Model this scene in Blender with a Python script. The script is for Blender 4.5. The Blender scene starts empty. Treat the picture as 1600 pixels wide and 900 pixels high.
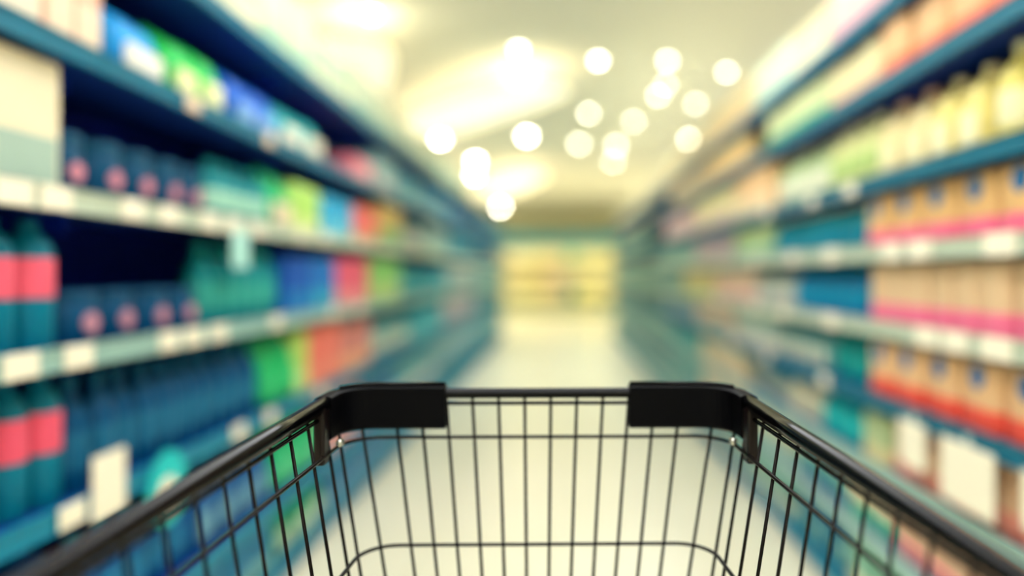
import bpy, bmesh, math, random
from mathutils import Vector, Matrix
random.seed(7)
PI = math.pi
SC = bpy.context.scene
COL = SC.collection

# ------------------------------------------------------------------ helpers
def lin(hexs):
    out = []
    for i in (0, 2, 4):
        c = int(hexs[i:i+2], 16) / 255
        out.append(c / 12.92 if c <= .04045 else ((c + .055) / 1.055) ** 2.4)
    return out

MATS = {}
def mat(hexs, rough=.5, metal=0, spec=.2, emit=0, var=0, gloss_noise=0, coat=0, scale=9):
    key = (hexs, rough, metal, spec, emit, var, gloss_noise, coat, scale)
    if key in MATS: return MATS[key]
    m = bpy.data.materials.new('paint_' + hexs); m.use_nodes = True
    nt = m.node_tree; b = nt.nodes['Principled BSDF']
    c = lin(hexs)
    b.inputs['Base Color'].default_value = (*c, 1)
    b.inputs['Roughness'].default_value = rough
    b.inputs['Metallic'].default_value = metal
    b.inputs['Specular IOR Level'].default_value = spec
    b.inputs['Coat Weight'].default_value = coat
    if var:
        tc = nt.nodes.new('ShaderNodeTexCoord'); n = nt.nodes.new('ShaderNodeTexNoise')
        n.inputs['Scale'].default_value = scale; n.inputs['Detail'].default_value = 3
        nt.links.new(tc.outputs['Object'], n.inputs['Vector'])
        mx = nt.nodes.new('ShaderNodeMix'); mx.data_type = 'RGBA'
        mx.inputs['A'].default_value = (*[max(0, v * (1 - var)) for v in c], 1)
        mx.inputs['B'].default_value = (*[min(1, v * (1 + var)) for v in c], 1)
        nt.links.new(n.outputs['Fac'], mx.inputs['Factor'])
        nt.links.new(mx.outputs['Result'], b.inputs['Base Color'])
    if gloss_noise:
        n = nt.nodes.new('ShaderNodeTexNoise'); n.inputs['Scale'].default_value = 3
        mr = nt.nodes.new('ShaderNodeMapRange')
        mr.inputs['To Min'].default_value = rough - gloss_noise; mr.inputs['To Max'].default_value = rough + gloss_noise
        nt.links.new(n.outputs['Fac'], mr.inputs['Value']); nt.links.new(mr.outputs['Result'], b.inputs['Roughness'])
    if emit:
        b.inputs['Emission Color'].default_value = (*c, 1); b.inputs['Emission Strength'].default_value = emit
    MATS[key] = m
    return m

def mesh_of(name, bm, m, smooth=False):
    me = bpy.data.meshes.new(name)
    bmesh.ops.recalc_face_normals(bm, faces=bm.faces)
    bm.to_mesh(me); bm.free()
    me.materials.append(m)
    if smooth:
        for p in me.polygons: p.use_smooth = True
    return me

def link(name, data, parent=None, loc=(0, 0, 0), rz=0):
    o = bpy.data.objects.new(name, data); COL.objects.link(o)
    o.location = loc; o.rotation_euler.z = rz
    if parent is not None: o.parent = parent
    return o

def tag(o, label, cat, group=None, kind=None):
    if label: o['label'] = label
    if cat: o['category'] = cat
    if group: o['group'] = group
    if kind: o['kind'] = kind
    return o

def bx(bm, x0, x1, y0, y1, z0, z1, bev=0):
    r = bmesh.ops.create_cube(bm, size=1)
    vs = r['verts']
    for v in vs:
        v.co = Vector((x0 + (v.co.x + .5) * (x1 - x0), y0 + (v.co.y + .5) * (y1 - y0), z0 + (v.co.z + .5) * (z1 - z0)))
    if bev:
        es = list({e for v in vs for e in v.link_edges})
        bmesh.ops.bevel(bm, geom=es, offset=bev, segments=2, affect='EDGES', profile=.6)
    return bm

def lathe(bm, prof, n=16, sx=1, sy=1, cx=0, cy=0):
    rings = []
    for r, z in prof:
        rings.append([bm.verts.new((cx + sx * r * math.cos(2*PI*i/n), cy + sy * r * math.sin(2*PI*i/n), z)) for i in range(n)])
    for a, b in zip(rings, rings[1:]):
        for i in range(n):
            bm.faces.new((a[i], a[(i+1) % n], b[(i+1) % n], b[i]))
    bm.faces.new(rings[0][::-1]); bm.faces.new(rings[-1])
    return bm

def superlathe(bm, prof, hx, hy, p=4, n=24):
    """stacked super-ellipse sections: prof = [(scale, z)]"""
    rings = []
    for s, z in prof:
        ring = []
        for i in range(n):
            t = 2*PI*i/n; c, d = math.cos(t), math.sin(t)
            ring.append(bm.verts.new((math.copysign(abs(c)**(2/p), c)*hx*s, math.copysign(abs(d)**(2/p), d)*hy*s, z)))
        rings.append(ring)
    for a, b in zip(rings, rings[1:]):
        for i in range(n): bm.faces.new((a[i], a[(i+1) % n], b[(i+1) % n], b[i]))
    bm.faces.new(rings[0][::-1]); bm.faces.new(rings[-1])
    return bm

def tube(bm, pts, r, n=10, closed=False):
    pts = [Vector(p) for p in pts]; N = len(pts)
    tans = []
    for i in range(N):
        if closed: t = pts[(i+1) % N] - pts[i-1]
        else: t = pts[min(i+1, N-1)] - pts[max(i-1, 0)]
        tans.append(t.normalized())
    up = Vector((0, 0, 1)) if abs(tans[0].z) < .9 else Vector((1, 0, 0))
    u = tans[0].cross(up).normalized(); rings = []
    for i in range(N):
        u = (u - tans[i] * u.dot(tans[i])).normalized(); v = tans[i].cross(u)
        rings.append([bm.verts.new(pts[i] + r * (u * math.cos(2*PI*k/n) + v * math.sin(2*PI*k/n))) for k in range(n)])
    for a, b in list(zip(rings, rings[1:])) + ([(rings[-1], rings[0])] if closed else []):
        for k in range(n): bm.faces.new((a[k], a[(k+1) % n], b[(k+1) % n], b[k]))
    if not closed:
        bm.faces.new(rings[0][::-1]); bm.faces.new(rings[-1])
    return bm

def B(): return bmesh.new()
def part(name, bm, m, parent, smooth=False, **k):
    return link(name, mesh_of(name, bm, m, smooth), parent, **k)

# ------------------------------------------------------------------ layout constants (metres)
EYE = 1.2
AL, AR = 1.06, 1.02            # distance of the shelf fronts left and right of the eye
F = 1200.0
def yl(px, a=AL): return a * F / (875 - px)
def yr(px, a=AR): return a * F / (px - 875)
LZ = [.08, .34, .69, 1.03, 1.37, 1.70, 2.04]
RZ = [.08, .33, .57, .80, 1.037, 1.28, 1.506, 1.81, 2.05]
DEPTH = .45
CEIL = 3.4
YB = 27.0

# ------------------------------------------------------------------ setting
def struct(name, bm, m):
    o = link(name, mesh_of(name, bm, m)); o['kind'] = 'structure'; return o

fm = bpy.data.materials.new('floor_vinyl'); fm.use_nodes = True
nt = fm.node_tree; pb = nt.nodes['Principled BSDF']
tc = nt.nodes.new('ShaderNodeTexCoord')
br = nt.nodes.new('ShaderNodeTexBrick'); br.offset = 0
br.inputs['Scale'].default_value = 1; br.inputs['Brick Width'].default_value = .6; br.inputs['Row Height'].default_value = .6
br.inputs['Mortar Size'].default_value = .003
br.inputs['Color1'].default_value = (*lin('e8e2c8'), 1); br.inputs['Color2'].default_value = (*lin('e4dec2'), 1); br.inputs['Mortar'].default_value = (*lin('cfc8a6'), 1)
nt.links.new(tc.outputs['Object'], br.inputs['Vector']); nt.links.new(br.outputs['Color'], pb.inputs['Base Color'])
pb.inputs['Roughness'].default_value = .28
struct('floor', bx(B(), -8, 8, -6, YB, -.1, 0), fm)
struct('ceiling', bx(B(), -8, 8, -6, YB, CEIL, CEIL+.1), mat('eeecde', .8, var=.02, scale=.6))
struct('wall_back', bx(B(), -8, 8, YB, YB+.1, -.1, CEIL+.1), mat('c6c6a6', .8, var=.04, scale=.7))
struct('wall_front', bx(B(), -8, 8, -6.1, -6, -.1, CEIL+.1), mat('d6d4b8', .8, var=.04, scale=.7))
struct('wall_left', bx(B(), -8.1, -8, -6.1, YB+.1, -.1, CEIL+.1), mat('d6d4b8', .8, var=.04, scale=.7))
struct('wall_right', bx(B(), 8, 8.1, -6.1, YB+.1, -.1, CEIL+.1), mat('d6d4b8', .8, var=.04, scale=.7))
struct('baseboard_back', bx(B(), -8, 8, YB-.02, YB, 0, .12), mat('5a7a78', .6))

# ------------------------------------------------------------------ shelving
NAVY = mat('0a30a8', .55, var=.1)
NAVY2 = mat('041c8c', .6, var=.1)  # navies also carry the blue tint of shade inside the shelving
BLUE = mat('076a84', .45, var=.1)
DECK = mat('083080', .55, var=.1)  # blue shade under the boards is put into this navy
TEAL = mat('0c84a0', .4)
RAILC = mat('c4d0b8', .35)
RAILG = mat('9cc0b4', .35)
def shelving(side, y0, y1, levels, a, railmats, label, depth=DEPTH, x_off=0):
    s = -1 if side == 'L' else 1
    root = link('shelving_unit', None, loc=(s*(a + depth/2), (y0+y1)/2, 0))
    tag(root, label, 'shelving')
    L = (y1 - y0)/2 - .002
    def X(d0, d1):      # distances from the aisle front to local x range
        v = sorted((s*(d0 - depth/2), s*(d1 - depth/2))); return v
    top = levels[-1] + .04
    part('back_panel', bx(B(), *X(depth-.02, depth), -L, L, 0, top), NAVY2, root)
    for e in (-1, 1):
        y = sorted((e*L, e*(L-.03)))
        part('upright', bx(B(), *X(depth-.07, depth-.0205), y[0], y[1], 0, top, .003), NAVY, root)
    for k, z in enumerate(levels):
        if k == 0:
            bo = part('base_deck', bx(B(), *X(.02, depth-.071), -L, L, z-.025, z, .003), BLUE, root)
            part('plinth', bx(B(), *X(.035, .055), -L, L, 0, z-.0255), NAVY, root)
        else:
            bm = B()
            bx(bm, *X(.013, depth-.071), -L, L, z-.028, z, .003)
            bo = part('shelf_board', bm, DECK, root)
            for e in (-.93, .93):    # bracket under each end
                x = X(.12, depth-.071)
                part('bracket', bx(B(), x[0], x[1], e*L-.004, e*L+.004, z-.075, z-.029), NAVY, bo)
        bm = B()
        bx(bm, *X(0, .012), -L, L, z-.036, z+.014, .003)
        bx(bm, *X(-.004, .0005), -L, L, z-.036, z-.031)
        bx(bm, *X(-.004, .0005), -L, L, z+.009, z+.014)
        part('price_rail', bm, railmats[k], bo)
    return root

LRAIL = [TEAL, TEAL, TEAL, RAILG, RAILC, BLUE, BLUE]
RRAIL = [TEAL, RAILG, RAILG, BLUE, RAILC, RAILC, BLUE, BLUE, BLUE]
ORD = ['first', 'second', 'third', 'fourth', 'fifth', 'sixth', 'seventh', 'eighth', 'ninth', 'tenth', 'eleventh', 'twelfth',
       'thirteenth', 'fourteenth', 'fifteenth', 'sixteenth', 'seventeenth', 'eighteenth', 'nineteenth', 'twentieth']
def nth(i): return ORD[i] if i < len(ORD) else 'number %d' % (i+1)
LB = [.355 + 1.425*i for i in range(11)]
RB = [1.30 + 1.25*i for i in range(12)]
for i in range(10):
    shelving('L', LB[i], LB[i+1], LZ, AL, LRAIL, 'tall navy shelving bay on the left of the aisle, %s bay counted from the trolley' % nth(i))
for i in range(-1, 11):
    shelving('R', RB[0]+1.25*i, RB[0]+1.25*(i+1), RZ, AR, RRAIL, 'tall blue shelving bay on the right of the aisle, %s bay counted from the trolley' % nth(i+1))
LEND, REND = LB[-1], RB[-1]

# ------------------------------------------------------------------ products (front faces local -Y)
def label_panel(w, h, z0, y, t=.0015):
    return bx(B(), -w/2, w/2, y-t, y, z0, z0+h)
def k_box(w, d, h, c, far):
    out = [('carton', bx(B(), -w/2, w/2, -d/2, d/2, 0, h, .004), c[0], False)]
    if not far:
        out.append(('label', label_panel(w*.9, h*.34, h*.08, -d/2), c[1], False))
        if len(c) > 2: 
            bm = B(); r = w*.2
            lathe(bm, [(r, 0), (r, .003)], 16)
            bmesh.ops.rotate(bm, verts=bm.verts, cent=(0,0,0), matrix=Matrix.Rotation(PI/2, 3, 'X'))
            bmesh.ops.translate(bm, verts=bm.verts, vec=(0, -d/2+.0005, h*.72))
            out.append(('emblem', bm, c[2], False))
    return out
def k_twotone(w, d, h, c, far):      # wrapped pack: body, coloured foot band, round emblem near the top
    out = [('wrap', superlathe(B(), [(.94, 0), (1, .006), (1, h*.9), (.96, h*.97), (.86, h)], w/2, d/2, 7), c[0], True)]
    out.append(('foot_band', superlathe(B(), [(1.006, h*.02), (1.012, h*.04), (1.012, h*.32), (1.006, h*.34)], w/2, d/2, 7), c[1], True))
    if len(c) > 2:
        bm = B(); r = w*.17; lathe(bm, [(r, 0), (r, .004)], 16)
        bmesh.ops.rotate(bm, verts=bm.verts, cent=(0,0,0), matrix=Matrix.Rotation(PI/2, 3, 'X'))
        bmesh.ops.translate(bm, verts=bm.verts, vec=(0, -d/2+.0015, h*.76))
        out.append(('emblem', bm, c[2], False))
    return out
def k_bottle(w, d, h, c, far):
    r = w*.48
    prof = [(r*.9, 0), (r, .008), (r, h*.60), (r*.9, h*.68), (r*.45, h*.83), (r*.34, h*.87), (r*.34, h*.9)]
    out = [('body', lathe(B(), prof, 16), c[0], True)]
    out.append(('cap', lathe(B(), [(r*.40, h*.9), (r*.42, h*.91), (r*.42, h*.99), (r*.38, h)], 12), c[2] if len(c) > 2 else c[0], True))
    out.append(('label', lathe(B(), [(r*1.012, h*.20), (r*1.018, h*.21), (r*1.018, h*.52), (r*1.012, h*.53)], 16), c[1], True))
    return out
def k_banded(w, d, h, c, far):        # tall bottle with a broad sleeve label above its middle
    r = w*.49
    prof = [(r*.88, 0), (r*.98, .01), (r, h*.35), (r, h*.74), (r*.85, h*.82), (r*.4, h*.91), (r*.34, h*.93)]
    return [('body', lathe(B(), prof, 18), c[0], True),
            ('cap', lathe(B(), [(r*.4, h*.93), (r*.42, h*.94), (r*.4, h)], 12), c[2], True),
            ('label', lathe(B(), [(r*1.012, h*.41), (r*1.025, h*.42), (r*1.025, h*.70), (r*1.012, h*.71)], 18), c[1], True)]
def k_jug(w, d, h, c, far):
    out = [('body', superlathe(B(), [(.9, 0), (1, .01), (1, h*.55), (.9, h*.7), (.55, h*.84), (.36, h*.88)], w*.48, d*.42, 4), c[0], True)]
    out.append(('cap', lathe(B(), [(w*.17, h*.88), (w*.17, h*.985), (w*.14, h)], 14), c[2] if len(c) > 2 else c[0], True))
    out.append(('label', bx(B(), -w*.33, w*.33, -d*.42-.003, -d*.42+.004, h*.14, h*.5, .001), c[1], False))
    if not far:
        out.append(('grip', tube(B(), [(w*.40, 0, h*.56), (w*.47, 0, h*.68), (w*.42, 0, h*.79), (w*.2, 0, h*.83)], .009, 8), c[0], True))
    return out
def k_pouch(w, d, h, c, far):
    prof = [(.72, 0), (.95, h*.05), (1, h*.3), (1, h*.6), (.92, h*.85)]
    bm = B(); n = 24; rings = []
    secs = [(.9, .7, 0), (1, 1, h*.08), (1, 1, h*.45), (.98, .75, h*.75), (.94, .3, h*.92), (.96, .05, h*.96), (.96, .05, h)]
    for sx_, sy_, z in secs:
        ring = []
        for i in range(n):
            t = 2*PI*i/n; cc, dd = math.cos(t), math.sin(t)
            ring.append(bm.verts.new((math.copysign(abs(cc)**.5, cc)*w/2*sx_*.98, math.copysign(abs(dd)**.6, dd)*d/2*sy_, z)))
        rings.append(ring)
    for a_, b_ in zip(rings, rings[1:]):
        for i in range(n): bm.faces.new((a_[i], a_[(i+1) % n], b_[(i+1) % n], b_[i]))
    bm.faces.new(rings[0][::-1]); bm.faces.new(rings[-1])
    out = [('bag', bm, c[0], True)]
    out.append(('label', bx(B(), -w*.36, w*.36, -d/2-.002, -d/2+.012, h*.1, h*.46, .002), c[1], False))
    return out
def k_tub(w, d, h, c, far):          # squat jar with a lid and a round sticker
    r = min(w, d)*.48
    out = [('body', lathe(B(), [(r*.88, 0), (r*.96, .006), (r, h*.72), (r*.92, h*.82)], 18), c[0], True),
           ('lid', lathe(B(), [(r*.98, h*.825), (r, h*.84), (r, h*.97), (r*.94, h)], 18), c[2] if len(c) > 2 else c[0], True)]
    bm = B(); q = r*.34; lathe(bm, [(q, 0), (q, r*.14)], 16)
    bmesh.ops.rotate(bm, verts=bm.verts, cent=(0,0,0), matrix=Matrix.Rotation(PI/2, 3, 'X'))
    bmesh.ops.translate(bm, verts=bm.verts, vec=(0, -r*.9, h*.42))
    out.append(('sticker', bm, c[1], False))
    return out
KIND = {'box': (k_box, 'carton_box', 'box'), 'pack': (k_twotone, 'wrapped_pack', 'pack'), 'bottle': (k_bottle, 'bottle', 'bottle'), 'banded': (k_banded, 'bottle', 'bottle'),
        'jug': (k_jug, 'jug', 'jug'), 'pouch': (k_pouch, 'pouch', 'pouch'), 'tub': (k_tub, 'tub', 'tub')}
NOUN = {'box': 'carton', 'pack': 'wrapped pack', 'bottle': 'bottle', 'banded': 'bottle', 'jug': 'plastic jug', 'pouch': 'bag', 'tub': 'squat tub'}
PROTO = {}
def proto(kind, w, d, h, cols, far):
    key = (kind, round(w, 3), round(d, 3), round(h, 3), cols, far)
    if key not in PROTO:
        PROTO[key] = [(nm, mesh_of(nm, bm, mat(c, .42, var=.08), sm)) for nm, bm, c, sm in KIND[kind][0](w, d, h, cols, far)]
    return PROTO[key]

SHELF_L = ['left floor-level deck', 'left lowest shelf', 'left knee-high shelf', 'left hip-high shelf', 'left cream-edged shelf', 'left second-highest shelf', 'left topmost shelf']
SHELF_R = ['right floor-level deck', 'right lowest shelf', 'right knee-high shelf', 'right hip-high shelf', 'right lower cream-edged shelf', 'right upper cream-edged shelf', 'right third-highest shelf', 'right second-highest shelf', 'right topmost shelf']
def place_run(side, row, ya, yb, kind, w, h, cols, desc, d=None):
    s = -1 if side == 'L' else 1
    a = AL if side == 'L' else AR
    z = (LZ if side == 'L' else RZ)[row]
    lv = SHELF_L if side == 'L' else SHELF_R
    end = LEND if side == 'L' else REND
    ya, yb = max(ya, .4), min(yb, end-.02)
    if yb - ya < w*.7: return
    n = max(1, round((yb - ya)/w)); pitch = (yb - ya)/n
    d = d or (min(w*1.1, .34) if kind in ('bottle', 'tub', 'banded') else min(max(w*1.1, .16), .3))
    far = ya > 6.5
    gap = (.93 if kind != 'box' else .97)
    w_ = round(pitch*gap, 3)
    parts = proto(kind, w_, d, h, cols, far)
    seen = 0
    for i in range(n):
        y = ya + (i+.5)*pitch
        x = s*(a + .03 + d/2 + random.uniform(0, .012))
        rz = (PI/2 if s < 0 else -PI/2) + random.uniform(-.03, .03)
        edge = 1.40 if side == 'L' else 1.62      # nearer than this is outside the photo
        base = '%s %s on the %s' % (desc, NOUN[kind], lv[row])
        seen += y > edge
        if y <= edge: lab = base + ', right beside the trolley'
        elif y > 5.0 or n == 1: lab = base
        else: lab = base + ', %s nearest in view' % nth(seen-1)
        grp = '%s %ss on the %s' % (desc, NOUN[kind], lv[row]) if n > 1 else None
        if len(lab.split()) > 16: print('LONG', lab)
        nm, cat = KIND[kind][1], KIND[kind][2]
        if far:      # too small in the photo to show parts: body only
            o = link(nm, parts[0][1], None, (x, y, z), rz)
        else:
            o = link(nm, None, None, (x, y, z), rz)
            for pn, me in parts: link(pn, me, o)
        tag(o, lab, cat, grp)

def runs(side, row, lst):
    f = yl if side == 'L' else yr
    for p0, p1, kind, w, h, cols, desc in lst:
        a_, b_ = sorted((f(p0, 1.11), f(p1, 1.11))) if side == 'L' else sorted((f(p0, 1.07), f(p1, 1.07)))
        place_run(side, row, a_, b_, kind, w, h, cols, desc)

# ---- left side (start px, end px, kind, width, height, colours, words)
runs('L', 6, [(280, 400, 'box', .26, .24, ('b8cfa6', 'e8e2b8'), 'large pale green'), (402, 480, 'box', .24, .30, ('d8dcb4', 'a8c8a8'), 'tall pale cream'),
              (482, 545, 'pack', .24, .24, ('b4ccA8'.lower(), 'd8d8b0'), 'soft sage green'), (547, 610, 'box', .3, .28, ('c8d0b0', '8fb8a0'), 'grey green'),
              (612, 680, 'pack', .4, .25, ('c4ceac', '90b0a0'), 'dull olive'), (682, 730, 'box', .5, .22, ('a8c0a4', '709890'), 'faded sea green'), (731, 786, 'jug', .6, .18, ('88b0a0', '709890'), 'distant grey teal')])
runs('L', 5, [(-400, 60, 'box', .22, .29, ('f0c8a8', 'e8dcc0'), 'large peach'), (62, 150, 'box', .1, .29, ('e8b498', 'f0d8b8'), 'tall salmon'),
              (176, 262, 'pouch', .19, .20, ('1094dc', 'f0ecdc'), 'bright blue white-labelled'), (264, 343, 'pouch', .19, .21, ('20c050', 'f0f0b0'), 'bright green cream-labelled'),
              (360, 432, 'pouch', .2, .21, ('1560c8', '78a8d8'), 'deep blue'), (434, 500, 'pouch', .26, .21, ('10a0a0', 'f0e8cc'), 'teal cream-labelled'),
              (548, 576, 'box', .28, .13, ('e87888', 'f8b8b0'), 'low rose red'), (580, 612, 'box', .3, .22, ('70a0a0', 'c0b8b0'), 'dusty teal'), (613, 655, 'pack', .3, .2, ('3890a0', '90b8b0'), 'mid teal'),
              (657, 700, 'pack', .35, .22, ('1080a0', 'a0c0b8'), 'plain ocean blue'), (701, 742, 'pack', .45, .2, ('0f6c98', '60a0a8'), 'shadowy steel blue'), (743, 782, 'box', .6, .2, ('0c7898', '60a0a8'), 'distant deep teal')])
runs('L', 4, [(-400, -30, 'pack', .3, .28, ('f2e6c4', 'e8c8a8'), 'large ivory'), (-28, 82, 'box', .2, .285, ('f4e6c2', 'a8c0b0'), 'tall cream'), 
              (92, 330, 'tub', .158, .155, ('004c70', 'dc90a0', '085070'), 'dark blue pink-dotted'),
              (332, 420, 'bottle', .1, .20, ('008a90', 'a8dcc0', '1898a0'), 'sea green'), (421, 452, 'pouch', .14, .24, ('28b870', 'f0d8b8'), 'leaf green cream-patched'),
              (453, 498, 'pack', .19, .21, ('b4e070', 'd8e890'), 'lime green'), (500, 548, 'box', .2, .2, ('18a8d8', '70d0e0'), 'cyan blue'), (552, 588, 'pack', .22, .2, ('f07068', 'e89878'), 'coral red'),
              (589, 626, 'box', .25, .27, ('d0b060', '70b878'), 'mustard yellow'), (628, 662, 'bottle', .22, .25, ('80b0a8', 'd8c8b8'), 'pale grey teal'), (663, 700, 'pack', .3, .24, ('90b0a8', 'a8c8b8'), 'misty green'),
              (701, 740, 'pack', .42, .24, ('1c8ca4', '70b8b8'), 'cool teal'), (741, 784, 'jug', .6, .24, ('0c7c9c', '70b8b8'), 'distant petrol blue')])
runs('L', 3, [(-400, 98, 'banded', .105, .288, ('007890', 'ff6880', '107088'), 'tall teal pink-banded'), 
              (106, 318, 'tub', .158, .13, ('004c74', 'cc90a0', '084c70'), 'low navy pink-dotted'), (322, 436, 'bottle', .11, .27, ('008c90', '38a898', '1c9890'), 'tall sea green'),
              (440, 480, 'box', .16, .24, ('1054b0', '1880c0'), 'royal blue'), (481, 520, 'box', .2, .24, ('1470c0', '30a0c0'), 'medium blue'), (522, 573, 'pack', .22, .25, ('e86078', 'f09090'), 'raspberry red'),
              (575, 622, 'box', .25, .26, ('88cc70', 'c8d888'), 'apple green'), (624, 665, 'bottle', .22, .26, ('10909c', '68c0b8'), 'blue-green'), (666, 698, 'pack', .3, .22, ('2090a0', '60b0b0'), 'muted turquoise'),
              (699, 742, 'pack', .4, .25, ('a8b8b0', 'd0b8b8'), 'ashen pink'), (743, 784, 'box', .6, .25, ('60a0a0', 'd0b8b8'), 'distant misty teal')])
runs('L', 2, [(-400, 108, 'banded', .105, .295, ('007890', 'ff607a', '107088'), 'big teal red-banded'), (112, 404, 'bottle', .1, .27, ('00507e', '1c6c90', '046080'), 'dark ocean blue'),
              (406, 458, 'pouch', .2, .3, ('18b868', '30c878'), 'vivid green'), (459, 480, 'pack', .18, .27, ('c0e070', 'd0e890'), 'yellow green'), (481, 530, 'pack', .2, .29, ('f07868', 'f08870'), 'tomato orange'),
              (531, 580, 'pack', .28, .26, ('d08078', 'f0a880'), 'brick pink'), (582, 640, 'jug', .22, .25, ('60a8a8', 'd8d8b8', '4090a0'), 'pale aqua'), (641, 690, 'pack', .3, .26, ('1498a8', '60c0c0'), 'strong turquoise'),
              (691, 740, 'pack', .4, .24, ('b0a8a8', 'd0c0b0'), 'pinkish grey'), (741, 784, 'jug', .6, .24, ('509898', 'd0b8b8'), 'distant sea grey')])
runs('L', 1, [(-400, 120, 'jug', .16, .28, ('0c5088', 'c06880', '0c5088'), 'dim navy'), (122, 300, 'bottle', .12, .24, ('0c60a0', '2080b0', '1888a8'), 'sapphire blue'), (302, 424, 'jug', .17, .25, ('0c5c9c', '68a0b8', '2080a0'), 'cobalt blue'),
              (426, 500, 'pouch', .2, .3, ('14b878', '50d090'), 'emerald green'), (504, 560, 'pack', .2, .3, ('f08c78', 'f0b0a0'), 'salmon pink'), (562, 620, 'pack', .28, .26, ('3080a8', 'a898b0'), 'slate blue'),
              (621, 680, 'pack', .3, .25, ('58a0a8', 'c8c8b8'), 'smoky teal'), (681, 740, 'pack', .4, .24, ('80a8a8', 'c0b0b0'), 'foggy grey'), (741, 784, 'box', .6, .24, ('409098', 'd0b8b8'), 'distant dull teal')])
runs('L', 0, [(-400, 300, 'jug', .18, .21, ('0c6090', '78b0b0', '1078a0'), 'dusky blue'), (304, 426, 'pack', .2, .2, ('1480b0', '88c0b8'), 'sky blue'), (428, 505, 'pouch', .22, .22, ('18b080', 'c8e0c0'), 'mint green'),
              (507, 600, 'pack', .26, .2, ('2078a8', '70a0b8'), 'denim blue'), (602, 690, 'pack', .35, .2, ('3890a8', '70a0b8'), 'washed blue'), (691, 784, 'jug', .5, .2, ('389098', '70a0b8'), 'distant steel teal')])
# ---- right side
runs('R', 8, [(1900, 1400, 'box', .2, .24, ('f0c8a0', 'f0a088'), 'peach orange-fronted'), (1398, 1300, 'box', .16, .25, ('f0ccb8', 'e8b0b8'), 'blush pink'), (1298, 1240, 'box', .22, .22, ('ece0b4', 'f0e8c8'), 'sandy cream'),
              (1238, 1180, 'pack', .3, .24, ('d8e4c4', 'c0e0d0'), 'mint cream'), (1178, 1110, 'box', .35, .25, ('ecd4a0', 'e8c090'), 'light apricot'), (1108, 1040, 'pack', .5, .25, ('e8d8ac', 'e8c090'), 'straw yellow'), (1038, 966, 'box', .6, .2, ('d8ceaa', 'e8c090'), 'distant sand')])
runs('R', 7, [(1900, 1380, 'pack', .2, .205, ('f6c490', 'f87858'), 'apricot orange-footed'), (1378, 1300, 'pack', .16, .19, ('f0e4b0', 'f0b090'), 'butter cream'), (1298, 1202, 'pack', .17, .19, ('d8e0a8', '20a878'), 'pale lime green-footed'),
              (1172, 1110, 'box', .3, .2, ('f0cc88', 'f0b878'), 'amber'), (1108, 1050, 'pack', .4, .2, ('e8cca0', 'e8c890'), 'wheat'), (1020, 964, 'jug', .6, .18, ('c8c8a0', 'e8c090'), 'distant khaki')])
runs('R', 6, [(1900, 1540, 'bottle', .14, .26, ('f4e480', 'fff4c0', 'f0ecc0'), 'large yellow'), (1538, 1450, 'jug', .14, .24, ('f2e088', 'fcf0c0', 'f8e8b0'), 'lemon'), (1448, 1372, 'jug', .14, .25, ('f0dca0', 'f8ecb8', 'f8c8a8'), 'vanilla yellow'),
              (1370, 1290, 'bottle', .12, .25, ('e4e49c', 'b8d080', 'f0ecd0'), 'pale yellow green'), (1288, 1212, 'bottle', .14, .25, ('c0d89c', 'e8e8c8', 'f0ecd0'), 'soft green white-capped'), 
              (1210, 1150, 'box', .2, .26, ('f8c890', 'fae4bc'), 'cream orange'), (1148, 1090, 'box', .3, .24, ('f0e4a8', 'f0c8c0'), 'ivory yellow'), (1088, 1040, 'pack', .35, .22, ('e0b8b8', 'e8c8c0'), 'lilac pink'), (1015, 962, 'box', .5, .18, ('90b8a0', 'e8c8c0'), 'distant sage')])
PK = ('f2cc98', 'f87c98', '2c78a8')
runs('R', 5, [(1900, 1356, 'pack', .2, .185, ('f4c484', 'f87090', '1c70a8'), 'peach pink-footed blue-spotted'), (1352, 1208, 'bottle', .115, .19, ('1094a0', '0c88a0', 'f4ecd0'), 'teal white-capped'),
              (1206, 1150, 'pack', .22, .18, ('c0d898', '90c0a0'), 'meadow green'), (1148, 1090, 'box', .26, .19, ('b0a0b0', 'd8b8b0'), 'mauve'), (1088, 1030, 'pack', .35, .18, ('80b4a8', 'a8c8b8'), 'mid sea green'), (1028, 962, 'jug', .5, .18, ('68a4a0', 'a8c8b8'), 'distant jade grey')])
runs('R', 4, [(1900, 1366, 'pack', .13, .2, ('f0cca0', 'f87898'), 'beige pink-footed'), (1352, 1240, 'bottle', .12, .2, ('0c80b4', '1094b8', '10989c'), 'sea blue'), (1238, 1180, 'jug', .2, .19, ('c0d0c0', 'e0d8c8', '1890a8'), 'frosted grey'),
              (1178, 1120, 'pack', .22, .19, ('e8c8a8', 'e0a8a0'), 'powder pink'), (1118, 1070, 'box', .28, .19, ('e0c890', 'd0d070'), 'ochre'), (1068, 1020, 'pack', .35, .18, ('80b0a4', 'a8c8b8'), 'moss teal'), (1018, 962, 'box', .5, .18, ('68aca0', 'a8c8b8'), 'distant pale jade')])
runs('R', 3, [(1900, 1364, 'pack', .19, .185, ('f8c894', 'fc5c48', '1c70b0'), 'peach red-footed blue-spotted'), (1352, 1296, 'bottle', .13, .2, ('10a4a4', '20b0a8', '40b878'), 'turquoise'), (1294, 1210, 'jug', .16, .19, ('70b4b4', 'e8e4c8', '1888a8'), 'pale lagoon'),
              (1208, 1150, 'pack', .22, .20, ('b4ccbc', 'd8d0c0'), 'silver green'), (1148, 1090, 'box', .26, .20, ('e0b8a0', 'a0c0b0'), 'pale terracotta'), (1088, 1040, 'pack', .32, .20, ('6898a4', '8098b0'), 'slaty blue'), (1038, 962, 'jug', .5, .20, ('78aca4', 'a8c8b8'), 'distant grey jade')])
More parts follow.
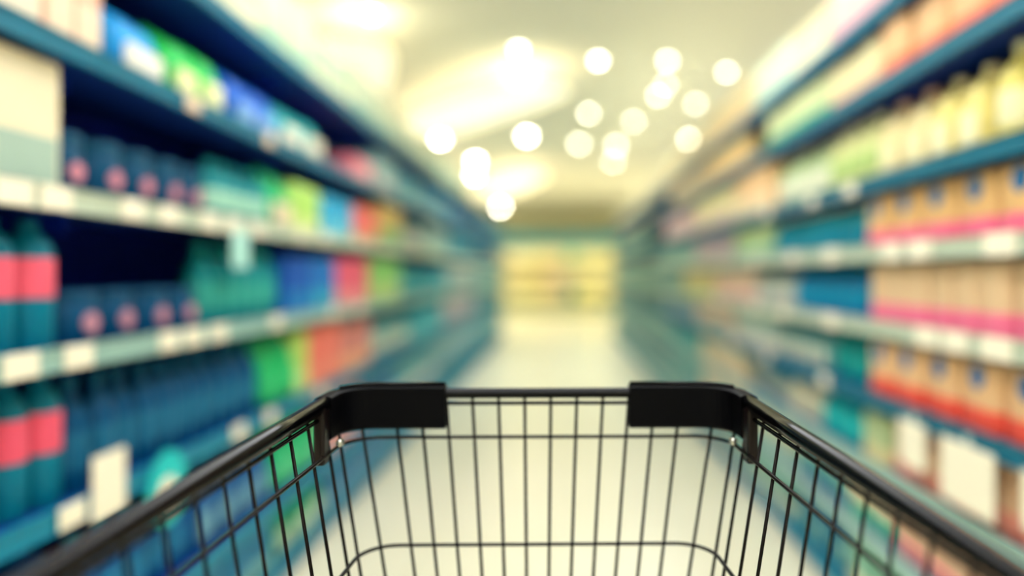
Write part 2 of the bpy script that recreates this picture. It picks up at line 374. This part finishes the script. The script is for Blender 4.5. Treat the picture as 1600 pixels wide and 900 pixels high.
runs('R', 2, [(1900, 1400, 'pack', .17, .20, ('f0c8a0', 'f49c88'), 'dusty peach'), (1398, 1352, 'pack', .17, .17, ('b8cc98', 'e8d8a0'), 'pistachio'), (1350, 1282, 'bottle', .13, .19, ('10b4bc', '20c8c8', '20c0c0'), 'aqua'), (1280, 1232, 'jug', .18, .19, ('f0ead0', 'e8e0c0', 'e0dcc0'), 'milk white'),
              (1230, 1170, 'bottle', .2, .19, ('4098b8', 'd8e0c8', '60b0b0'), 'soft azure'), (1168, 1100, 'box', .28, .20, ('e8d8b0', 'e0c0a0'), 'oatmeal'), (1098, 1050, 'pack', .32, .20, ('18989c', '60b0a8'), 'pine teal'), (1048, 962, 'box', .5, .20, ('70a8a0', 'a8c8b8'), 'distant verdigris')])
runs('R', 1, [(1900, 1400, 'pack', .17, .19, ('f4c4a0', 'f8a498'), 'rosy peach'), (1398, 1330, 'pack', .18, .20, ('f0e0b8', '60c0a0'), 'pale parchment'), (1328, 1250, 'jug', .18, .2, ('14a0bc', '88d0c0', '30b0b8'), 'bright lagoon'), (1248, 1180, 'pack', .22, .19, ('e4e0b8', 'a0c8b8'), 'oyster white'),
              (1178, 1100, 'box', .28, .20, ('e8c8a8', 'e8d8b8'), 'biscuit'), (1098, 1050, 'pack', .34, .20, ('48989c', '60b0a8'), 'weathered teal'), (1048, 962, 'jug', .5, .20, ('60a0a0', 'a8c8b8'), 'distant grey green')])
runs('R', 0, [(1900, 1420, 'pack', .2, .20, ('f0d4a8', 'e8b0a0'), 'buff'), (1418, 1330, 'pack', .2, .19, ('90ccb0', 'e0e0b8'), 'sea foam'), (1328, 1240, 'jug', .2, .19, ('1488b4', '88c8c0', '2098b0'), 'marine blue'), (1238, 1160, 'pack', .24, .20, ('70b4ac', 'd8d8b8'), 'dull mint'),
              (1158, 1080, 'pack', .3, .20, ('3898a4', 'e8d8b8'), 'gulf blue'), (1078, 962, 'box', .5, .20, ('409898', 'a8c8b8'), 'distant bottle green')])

# ------------------------------------------------------------------ price tickets and hanging cards on the rails
CARD = mat('fff6dc', .4); CARDP = mat('f6d8b8', .4); INK = mat('8a9a90', .6)
_tk = {}
def ticket(side, row, y, w=.075, h=.042, label='', group=None, m=CARD):
    s = -1 if side == 'L' else 1; a = AL if side == 'L' else AR
    z = (LZ if side == 'L' else RZ)[row] - .011
    key = (w, h, m.name)
    if key not in _tk:
        _tk[key] = mesh_of('card', bx(B(), -w/2, w/2, -.0025, 0, -h/2, h/2, .0008), m)
    o = link('price_ticket', _tk[key], None, (s*(a - .0042), y, z), PI/2 if s < 0 else -PI/2)
    tag(o, label, 'price ticket', group)
    return o
def trow(side, row, pxs, w, h, m=CARD):
    f = yl if side == 'L' else yr
    sd = 'left-hand' if side == 'L' else 'right-hand'; lv = (SHELF_L if side == 'L' else SHELF_R)[row]
    ys = sorted(f(p) for p in pxs)
    for i, y in enumerate(ys):
        ticket(side, row, y, w, h, 'pale price ticket on the edge of the %s, %s from the trolley' % (lv, nth(i)), 'price tickets on the %s' % lv, m)
trow('L', 4, [20, 85, 205, 262, 325, 362, 402, 470, 505, 560, 600], .1, .05)
trow('L', 3, [30, 120, 262, 300, 340, 430, 520, 560], .1, .05)
trow('L', 2, [110, 372, 421, 500], .09, .05)
trow('L', 5, [300, 420], .08, .04, CARDP)
trow('R', 5, [1395, 1440, 1565, 1300, 1240, 1180], .13, .055)
trow('R', 4, [1450, 1495, 1560, 1300, 1225, 1180, 1120], .13, .055)
trow('R', 3, [1290, 1200, 1140], .1, .045)
trow('R', 6, [1330, 1270, 1200], .1, .04)

def talker(side, row, y, w, h, zc, m, label, shape='card', m2=None, name='shelf_card'):
    s = -1 if side == 'L' else 1; a = AL if side == 'L' else AR
    z = (LZ if side == 'L' else RZ)[row]
    root = link(name, None, None, (s*(a - .0075), y, z + zc), PI/2 if s < 0 else -PI/2)
    tag(root, label, 'sign')
    bm = B()
    if shape == 'round':
        lathe(bm, [(w/2, 0), (w/2, .003)], 28)
        bmesh.ops.rotate(bm, verts=bm.verts, cent=(0,0,0), matrix=Matrix.Rotation(PI/2, 3, 'X'))
    else: bx(bm, -w/2, w/2, -.003, 0, -h/2, h/2, .001)
    part('card', bm, m, root)
    if m2:
        bm = B(); lathe(bm, [(w*.24, 0), (w*.24, .002)], 24)
        bmesh.ops.rotate(bm, verts=bm.verts, cent=(0,0,0), matrix=Matrix.Rotation(PI/2, 3, 'X'))
        bmesh.ops.translate(bm, verts=bm.verts, vec=(0, -.003, -h*.12))
        part('centre_disc', bm, m2, root)
    clip_z = -zc - .011
    part('clip', bx(B(), -.012, .012, .0003, .0032, min(clip_z-.01, h/2-.012), max(clip_z+.01, -h/2+.012)), mat('c8d8d0', .3), root)
talker('L', 2, yl(165), .13, .15, .02, CARD, 'upright white shelf card clipped to the left-hand shelf at knee height')
talker('L', 2, yl(257), .2, .15, -.062, mat('14c8c8', .4), 'round cyan shelf sign with white centre below the left-hand knee-height shelf', 'round', CARD, 'round_shelf_sign')
talker('L', 4, yl(372), .12, .12, -.09, mat('b8ece0', .4), 'pale aqua shelf card hanging under the left-hand cream price strip')
talker('R', 3, yr(1515), .25, .16, -.105, CARD, 'large white card hanging below the red-footed packs on the right')
talker('R', 3, yr(1430), .16, .13, -.09, CARD, 'smaller white card hanging beside the large white card on the right')
talker('R', 3, yr(1640), .16, .13, -.09, CARD, 'white card hanging below the red-footed packs nearest the trolley')

# ------------------------------------------------------------------ far display at the end of the aisle
DY = 22.0
root = link('display_case', None, loc=(-.04, DY, 0))
tag(root, 'wide shelved display case of yellow goods at the far end of the aisle', 'display case')
W = 1.6
part('back_panel', bx(B(), -W, W, .6, .64, 0, 2.1), mat('c8c090', .6), root)
for e in (-1, 1):
    x = sorted((e*W, e*(W-.05))); part('side_panel', bx(B(), x[0], x[1], 0, .599, 0, 2.1, .005), mat('c0b890', .5), root)
part('canopy', bx(B(), -W-.5, W+.75, -.1, .64, 2.101, 2.36, .01), mat('1a7f90', .5), root)
part('canopy_skirt', bx(B(), -W-.5, W+.75, -.1, -.06, 1.99, 2.1005), mat('1a7f90', .5), root)  # skirt lowered to keep the added strip lamp out of sight
part('plinth', bx(B(), -W+.051, W-.051, 0, .598, 0, .12), mat('a8b090', .5), root)
DZ = [.42, .98, 1.52]
for z in DZ: part('shelf_board', bx(B(), -W+.051, W-.051, 0, .598, z-.04, z, .004), mat('98a070', .5), root)
part('added_strip_light', bx(B(), -W+.1, W-.1, .02, .08, 2.05, 2.1), mat('fff4d8', emit=15), root)  # lamp added behind the skirt to brighten the display goods
dcol = {2: ['f8ecc0', 'fff0b0', 'f8e4b0', 'a8c8a0', 'f0e8b0', 'fff2b0'], 1: ['fcecb0', 'f8e498', 'f4dcb4', 'f8ecc8', 'fff4b4', 'fff6c0'], 0: ['f0e8b4', 'f4e8a0', 'f0dcb0', '508888', 'f8f0a8', 'fbeeb4'], -1: ['e0e0b0', 'e8e0b0', 'd8d8b0', 'd0d8b0', 'f0e8b0', '88b0a0']}
for lev in (-1, 0, 1, 2):
    z = .12 if lev < 0 else DZ[lev]
    n = 9; pitch = (2*W-.12)/n
    for i in range(n):
        c = dcol[lev][min(5, i*6//9)]
        h = (.20 if lev < 0 else .4) * random.uniform(.8, 1)
        key = ('disp', c, round(h, 2))
        if key not in PROTO: PROTO[key] = mesh_of('crate', bx(B(), -pitch*.47, pitch*.47, -.2, .2, 0, round(h, 2), .015), mat(c, .5))
        o = link('carton_box', PROTO[key], None, (-.04 - W + .06 + pitch*(i+.5), DY+.28, z))
        tag(o, 'small pale yellow carton on the %s of the far display case' % ['bottom deck', 'lower shelf', 'middle shelf', 'upper shelf'][lev+1], 'box', 'yellow cartons in the far display case, %s' % ['bottom deck', 'lower shelf', 'middle shelf', 'upper shelf'][lev+1])

# ------------------------------------------------------------------ ceiling lights
def downlight(x, y, strength, label, r=.085):
    root = link('ceiling_downlight', None, loc=(x, y, CEIL)); tag(root, label, 'ceiling light', 'round downlights in the ceiling')
    bm = B(); n = 20; prof = [(r, -.004), (r+.02, -.02), (r+.03, -.012), (r+.03, 0)]
    rings = [[bm.verts.new((q*math.cos(2*PI*i/n), q*math.sin(2*PI*i/n), z)) for i in range(n)] for q, z in prof]
    for a_, b_ in zip(rings, rings[1:]):
        for i in range(n): bm.faces.new((a_[i], a_[(i+1) % n], b_[(i+1) % n], b_[i]))
    part('trim_ring', bm, mat('e8e0c0', .5), root)
    part('lamp_lens', lathe(B(), [(r*.2, -r*.98), (r*.6, -r*.8), (r*.9, -r*.45), (r, -.004)], n), mat('fff8dc', emit=strength*1.3), root)
    ld = bpy.data.lights.new('spot', 'SPOT'); ld.energy = 62; ld.spot_size = 2.5; ld.spot_blend = .8; ld.shadow_soft_size = .08; ld.color = (.93, 1, .97)
    lo = link('spot_lamp', ld, root, (0, 0, -r*1.0-.09))
DL = [(580,20,30),(810,75,26),(814,110,26),(935,92,26),(1043,92,18),(1136,110,18),(1028,147,22),(1040,130,16),(1087,160,20),(920,175,30),(990,188,26),
      (1078,215,20),(688,215,46),(823,210,46),(905,222,14),(963,225,14),(958,250,14),(743,250,60),(741,272,50),(782,322,130)]
for i, (px, py, st) in enumerate(sorted(DL, key=lambda t: t[1])):
    Y = min((CEIL-EYE)*F/(428-py), YB-1)
    X = (px-875)/F*Y
    sidew = 'left' if px < 870 else 'right'
    downlight(X, Y, st, 'round glowing ceiling downlight, %s nearest of those in view' % nth(i), r=.036 if Y < 12 else .06)

def sail(cx, cy, w, l, ang, strength, label, z=CEIL-.3, group=None, hue='fff4d4'):
    root = link('ceiling_light_panel', None, loc=(cx, cy, z), rz=ang); tag(root, label, 'ceiling light', group)
    bm = superlathe(B(), [(.97, 0), (1, .01), (1, .03), (.97, .04)], w/2, l/2, 3.2, 40)
    part('diffuser', bm, mat(hue, emit=strength), root)
    bm = B(); n = 40; pts = []
    for i in range(n):
        t = 2*PI*i/n; c, d = math.cos(t), math.sin(t); p = 3.2
        pts.append((math.copysign(abs(c)**(2/p), c)*(w/2+.012), math.copysign(abs(d)**(2/p), d)*(l/2+.012), .02))
    part('rim', tube(bm, pts, .015, 8, True), mat('e0dcc0', .5), root)
    bm = B()
    for ex, ey in ((-1,-1), (-1,1), (1,-1), (1,1)): tube(bm, [(ex*w*.3, ey*l*.3, .035), (ex*w*.3, ey*l*.3, CEIL-z)], .003, 6)
    part('hanging_wires', bm, mat('c8c8b0', .4), root)
sail(-2.1, 7.6, .8, 3.0, .3, .85, 'long rounded glowing ceiling panel nearest the left shelf tops')
sail(-1.05, 9.1, 1.0, 3.4, .6, 1.05, 'broad rounded glowing ceiling panel over the middle of the aisle')
sail(-1.15, 17.0, .9, 5.0, .28, 1.3, 'far rounded glowing ceiling panel before the end of the aisle')
for x in (-5.0, 0, 5.0):  # out-of-view panels added to light the near shelves
    for y in (-3.8, -.3, 3.1):
        sail(x, y, 1.5, 2.4, 0, 6.6, 'added unseen glowing ceiling panel above the trolley end of the shop', group='added ceiling panels above the trolley end', z=CEIL-.45, hue='f4f6fa')
for x in (4.9,):  # panels added behind the right-hand shelves to brighten the far aisle
    for y in (8.5, 13.5, 19):
        sail(x, y, 1.2, 2.8, 0, 9.0, 'added unseen glowing ceiling panel over the neighbouring aisle on the right', group='added ceiling panels over the right-hand aisle', hue='f4f8f4')
for y in (8.5, 13.5, 19):  # matching added panels on the left, more light far down the aisle
    sail(-5.6, y, 1.2, 2.8, 0, 9.0, 'added unseen glowing ceiling panel over the neighbouring aisle on the left', group='added ceiling panels over the left-hand aisle', hue='f4f8f4')

for x in (-3.9, 3.9):  # hidden panels added to light the display and the far end
    sail(x, 20.2, 1.8, 2.6, 0, 9.0, 'added unseen glowing ceiling panel over the cross aisle beyond the shelves', z=CEIL-.45, group='added ceiling panels over the cross aisle', hue='fff6dc')
# ------------------------------------------------------------------ shopping trolley
S = .9
BLK = mat('030304', .17, spec=.12)
BLKP = mat('020204', .55, spec=.06)
WIRE = mat('0c0604', .3, spec=.12)
cart = link('shopping_trolley', None, loc=(-.029*S, 1.0*S, 0), rz=.0191)
tag(cart, 'empty black wire shopping trolley with black corner bumpers standing in the aisle', 'shopping trolley')
RIM = EYE - .155*S
FALL = .0743
BACK = .80
def hw(s): return .253 + .1083*s
def P(x, s, drop):                  # trolley coordinates: x across, s metres back from the front, drop below the rim
    return Vector((x*S, -s*S, RIM - drop*S - FALL*s*S))
def outline(drop, back=BACK, rad=.045, inset=0):
    k = .155*drop + inset
    pts = []
    def side(s): return hw(s) - k
    f = inset
    R_ = rad
    left = [P(-side(s), s, drop) for s in [back, back*.75, back*.5, back*.25, R_ + f]]
    arc = []
    for i in range(1, 9):
        t = i/9*PI/2
        arc.append(P(-side(0) - .1083*R_*(1-i/9) + R_*(1-math.cos(t)), f + R_*(1-math.sin(t)), drop))
    fl = [P(-side(0)+R_, f, drop), P(0, f, drop)]
    half = left + arc + fl
    mirror = [Vector((-p.x, p.y, p.z)) for p in half[-2::-1]]
    return half + mirror
# thick side rails and thinner front rail
full = outline(0)
part('rim_rail', tube(B(), full, .0062*1.0, 14), BLK, cart, True)
def side_rail(e):
    pts = [P(e*hw(s), s, -.001) for s in (.055, .2, .4, .6, BACK)]
    pts.append(P(e*(hw(BACK)-.02), BACK+.05, -.02))
    return tube(B(), pts, .0088, 16)
for e in (-1, 1): part('side_rail', side_rail(e), BLK, cart, True)
part('rim_wire', tube(B(), outline(.0130, inset=.0), .0024, 8), BLK, cart, True)
for dr in (.057, .197, .31):
    part('horizontal_wire', tube(B(), outline(dr), .0022, 8), WIRE, cart, True)
FLOORD = .42
def shrink(d): return .155*d
fx = [.0171 + .0342*k for k in range(6)]
for x in sorted([-v for v in fx] + fx):
    q = 1 - .155*FLOORD/.253
    pts = [P(x, -.004, .003), P(x*(1-.155*.2/.253), -.004, .2), P(x*q, -.004, FLOORD-.02), P(x*q, .015, FLOORD), P(x*q, BACK-.02, FLOORD)]
    part('vertical_wire', tube(B(), pts, .0019, 8), WIRE, cart, True)
ss = [.058 + .0462*k for k in range(16)]
def arcpt(t, drop):
    k = .155*drop; R_ = .045
    return (hw(0) - k + .1083*R_*(1-t/(PI/2)) - R_*(1-math.cos(t)), R_*(1-math.sin(t)))
for e in (-1, 1):
    for t in (.35, 1.05):
        pts = []
        for d in (.004, .2, FLOORD):
            x, s = arcpt(t, d); pts.append(P(e*(x+.003*math.cos(t)), s-.003*math.sin(t), d))
        part('vertical_wire', tube(B(), pts, .0019, 8), WIRE, cart, True)
    for s in ss:
        pts = [P(e*(hw(s)+.003), s, .004), P(e*(hw(s)+.003-shrink(.2)), s, .2), P(e*(hw(s)+.003-shrink(FLOORD-.02)), s, FLOORD-.02)]
        part('vertical_wire', tube(B(), pts, .0019, 8), WIRE, cart, True)
for s in [.03 + .085*k for k in range(10)]:
    w_ = hw(s) - shrink(FLOORD)
    part('floor_wire', tube(B(), [P(-w_, s, FLOORD-.003), P(w_, s, FLOORD-.003)], .0022, 8), WIRE, cart, True)
# corner bumpers: moulded plastic covers bent round each front corner of the rim
def sweep(bm, path, sec):
    """path: (x, s, nx, ns) points with outward normal; sec: (outward offset, drop) section points"""
    rings = []
    for x, s, nx, ns in path:
        rings.append([bm.verts.new(P(x + nx*o, s + ns*o, d)) for o, d in sec])
    m = len(sec)
    for a_, b_ in zip(rings, rings[1:]):
        for i in range(m): bm.faces.new((a_[i], a_[(i+1) % m], b_[(i+1) % m], b_[i]))
    bm.faces.new(rings[0][::-1]); bm.faces.new(rings[-1])
def bumper(e):
    bm = B(); R_ = .045; path = [(e*.119, 0, 0, -1), (e*(hw(0)-R_), 0, 0, -1)]
    for i in range(1, 8):
        t = PI/2 - i/8*PI/2
        x, s = arcpt(t, 0); path.append((e*x, s, e*math.cos(t), -math.sin(t)))
    path.append((e*(hw(.05)), .05, e, 0)); path.append((e*(hw(.062)), .062, e, 0))
    sec = [(-.010, -.0085), (-.006, -.0105), (.006, -.0105), (.011, -.0075), (.011, .038), (.007, .043), (-.006, .0445), (-.010, .041)]
    sweep(bm, path, sec)
    return bm
for e in (-1, 1):
    bmp = part('corner_bumper', bumper(e), BLKP, cart)
    # thin raised lip along the top edge
    pts = [P(e*.12, 0, -.0125), P(e*.20, 0, -.0125)] + [P(e*arcpt(PI/2 - i/6*PI/2, 0)[0], arcpt(PI/2 - i/6*PI/2, 0)[1], -.0125) for i in range(0, 5)]
    part('bumper_lip', tube(B(), pts, .0022, 8), BLK, bmp, True)
    # inner clip hooked under the rail at the corner
    bm = B()
    c0 = P(e*(hw(.07)-.002), .075, .03)
    bx(bm, c0.x-.006, c0.x+.006, c0.y-.010, c0.y+.012, RIM-.066, RIM-.002, .003)
    part('bumper_clip', bm, mat('120a0a', .3), bmp)
    bm = B(); c1 = P(e*(hw(.03)-.012), .05, .05)
    lathe(bm, [(.0045, 0), (.0045, .006), (.003, .008)], 12)
    bmesh.ops.rotate(bm, verts=bm.verts, cent=(0,0,0), matrix=Matrix.Rotation(PI/2, 3, 'X'))
    bmesh.ops.translate(bm, verts=bm.verts, vec=(c1.x, c1.y+.008, c1.z))
    part('rivet', bm, mat('b8b8b0', .25, metal=1), bmp, True)
# rear posts, handle, chassis and castors
for e in (-1, 1):
    x = hw(BACK)*S
    top = P(e*hw(BACK), BACK, 0)
    pts = [Vector((e*(x-.02), -(BACK+.06)*S, top.z+.03)), Vector((e*(x-.02), -(BACK+.02)*S, top.z-.12)), Vector((e*(x-.03), -(BACK-.02)*S, .5)), Vector((e*(x-.04), -(BACK-.05)*S, .2)), Vector((e*(x-.06), -(BACK-.12)*S, .15)), Vector((e*.19, -.14, .15))]
    part('chassis_tube', tube(B(), pts, .011, 12), BLK, cart, True)
    pr = [P(e*(hw(.2)-shrink(FLOORD)-.01), .2, FLOORD+.012), Vector((e*.2, -.32, .35)), Vector((e*.19, -.3, .162))]
    part('support_strut', tube(B(), pr, .008, 10), BLK, cart, True)
    for (px_, py_) in ((e*.19, -.15), (e*(x-.05), -(BACK-.10)*S)):
        cs = link('castor', None, cart, (px_, py_, 0))
        bm = B(); lathe(bm, [(.045, -.013), (.056, -.011), (.058, 0), (.056, .011), (.045, .013)], 24)
        bmesh.ops.rotate(bm, verts=bm.verts, cent=(0,0,0), matrix=Matrix.Rotation(PI/2, 3, 'Y'))
        bmesh.ops.translate(bm, verts=bm.verts, vec=(0, 0, .058))
        part('wheel', bm, mat('202022', .6), cs, True)
        bm = B()
        for q in (-1, 1): bx(bm, q*.019-.002, q*.019+.002, -.014, .014, .045, .13, .001)
        bx(bm, -.021, .021, -.018, .018, .13, .14, .002)
        part('fork', bm, mat('707478', .3, metal=1), cs)
bm = B(); zt = P(0, BACK, 0).z + .03
tube(bm, [(-(hw(BACK)*S-.02), -(BACK+.06)*S, zt), (hw(BACK)*S-.02, -(BACK+.06)*S, zt)], .012, 14)
part('push_handle', bm, BLK, cart, True)
bm = B(); tube(bm, [(-.19, -.14, .15), (.19, -.14, .15)], .010, 12); part('front_axle_tube', bm, BLK, cart, True)

# ------------------------------------------------------------------ camera
cam = bpy.data.cameras.new('camera'); co = bpy.data.objects.new('camera', cam); COL.objects.link(co)
co.location = (0, 0, EYE); co.rotation_euler = (PI/2, 0, 0)
cam.sensor_width = 36; cam.lens = 27; cam.shift_x = -75/1600; cam.shift_y = -22/1600
cam.clip_start = .02; cam.clip_end = 100
cam.dof.use_dof = True; cam.dof.focus_distance = .765; cam.dof.aperture_fstop = .9
SC.camera = co
w = bpy.data.worlds.new('world'); SC.world = w; w.use_nodes = True
w.node_tree.nodes['Background'].inputs[0].default_value = (.3, .4, .5, 1); w.node_tree.nodes['Background'].inputs[1].default_value = .2
SC.view_settings.view_transform = 'Standard'; SC.view_settings.look = 'None'; SC.view_settings.gamma = 1
SC.view_settings.use_curve_mapping = False
SC.view_settings.exposure = 0.0
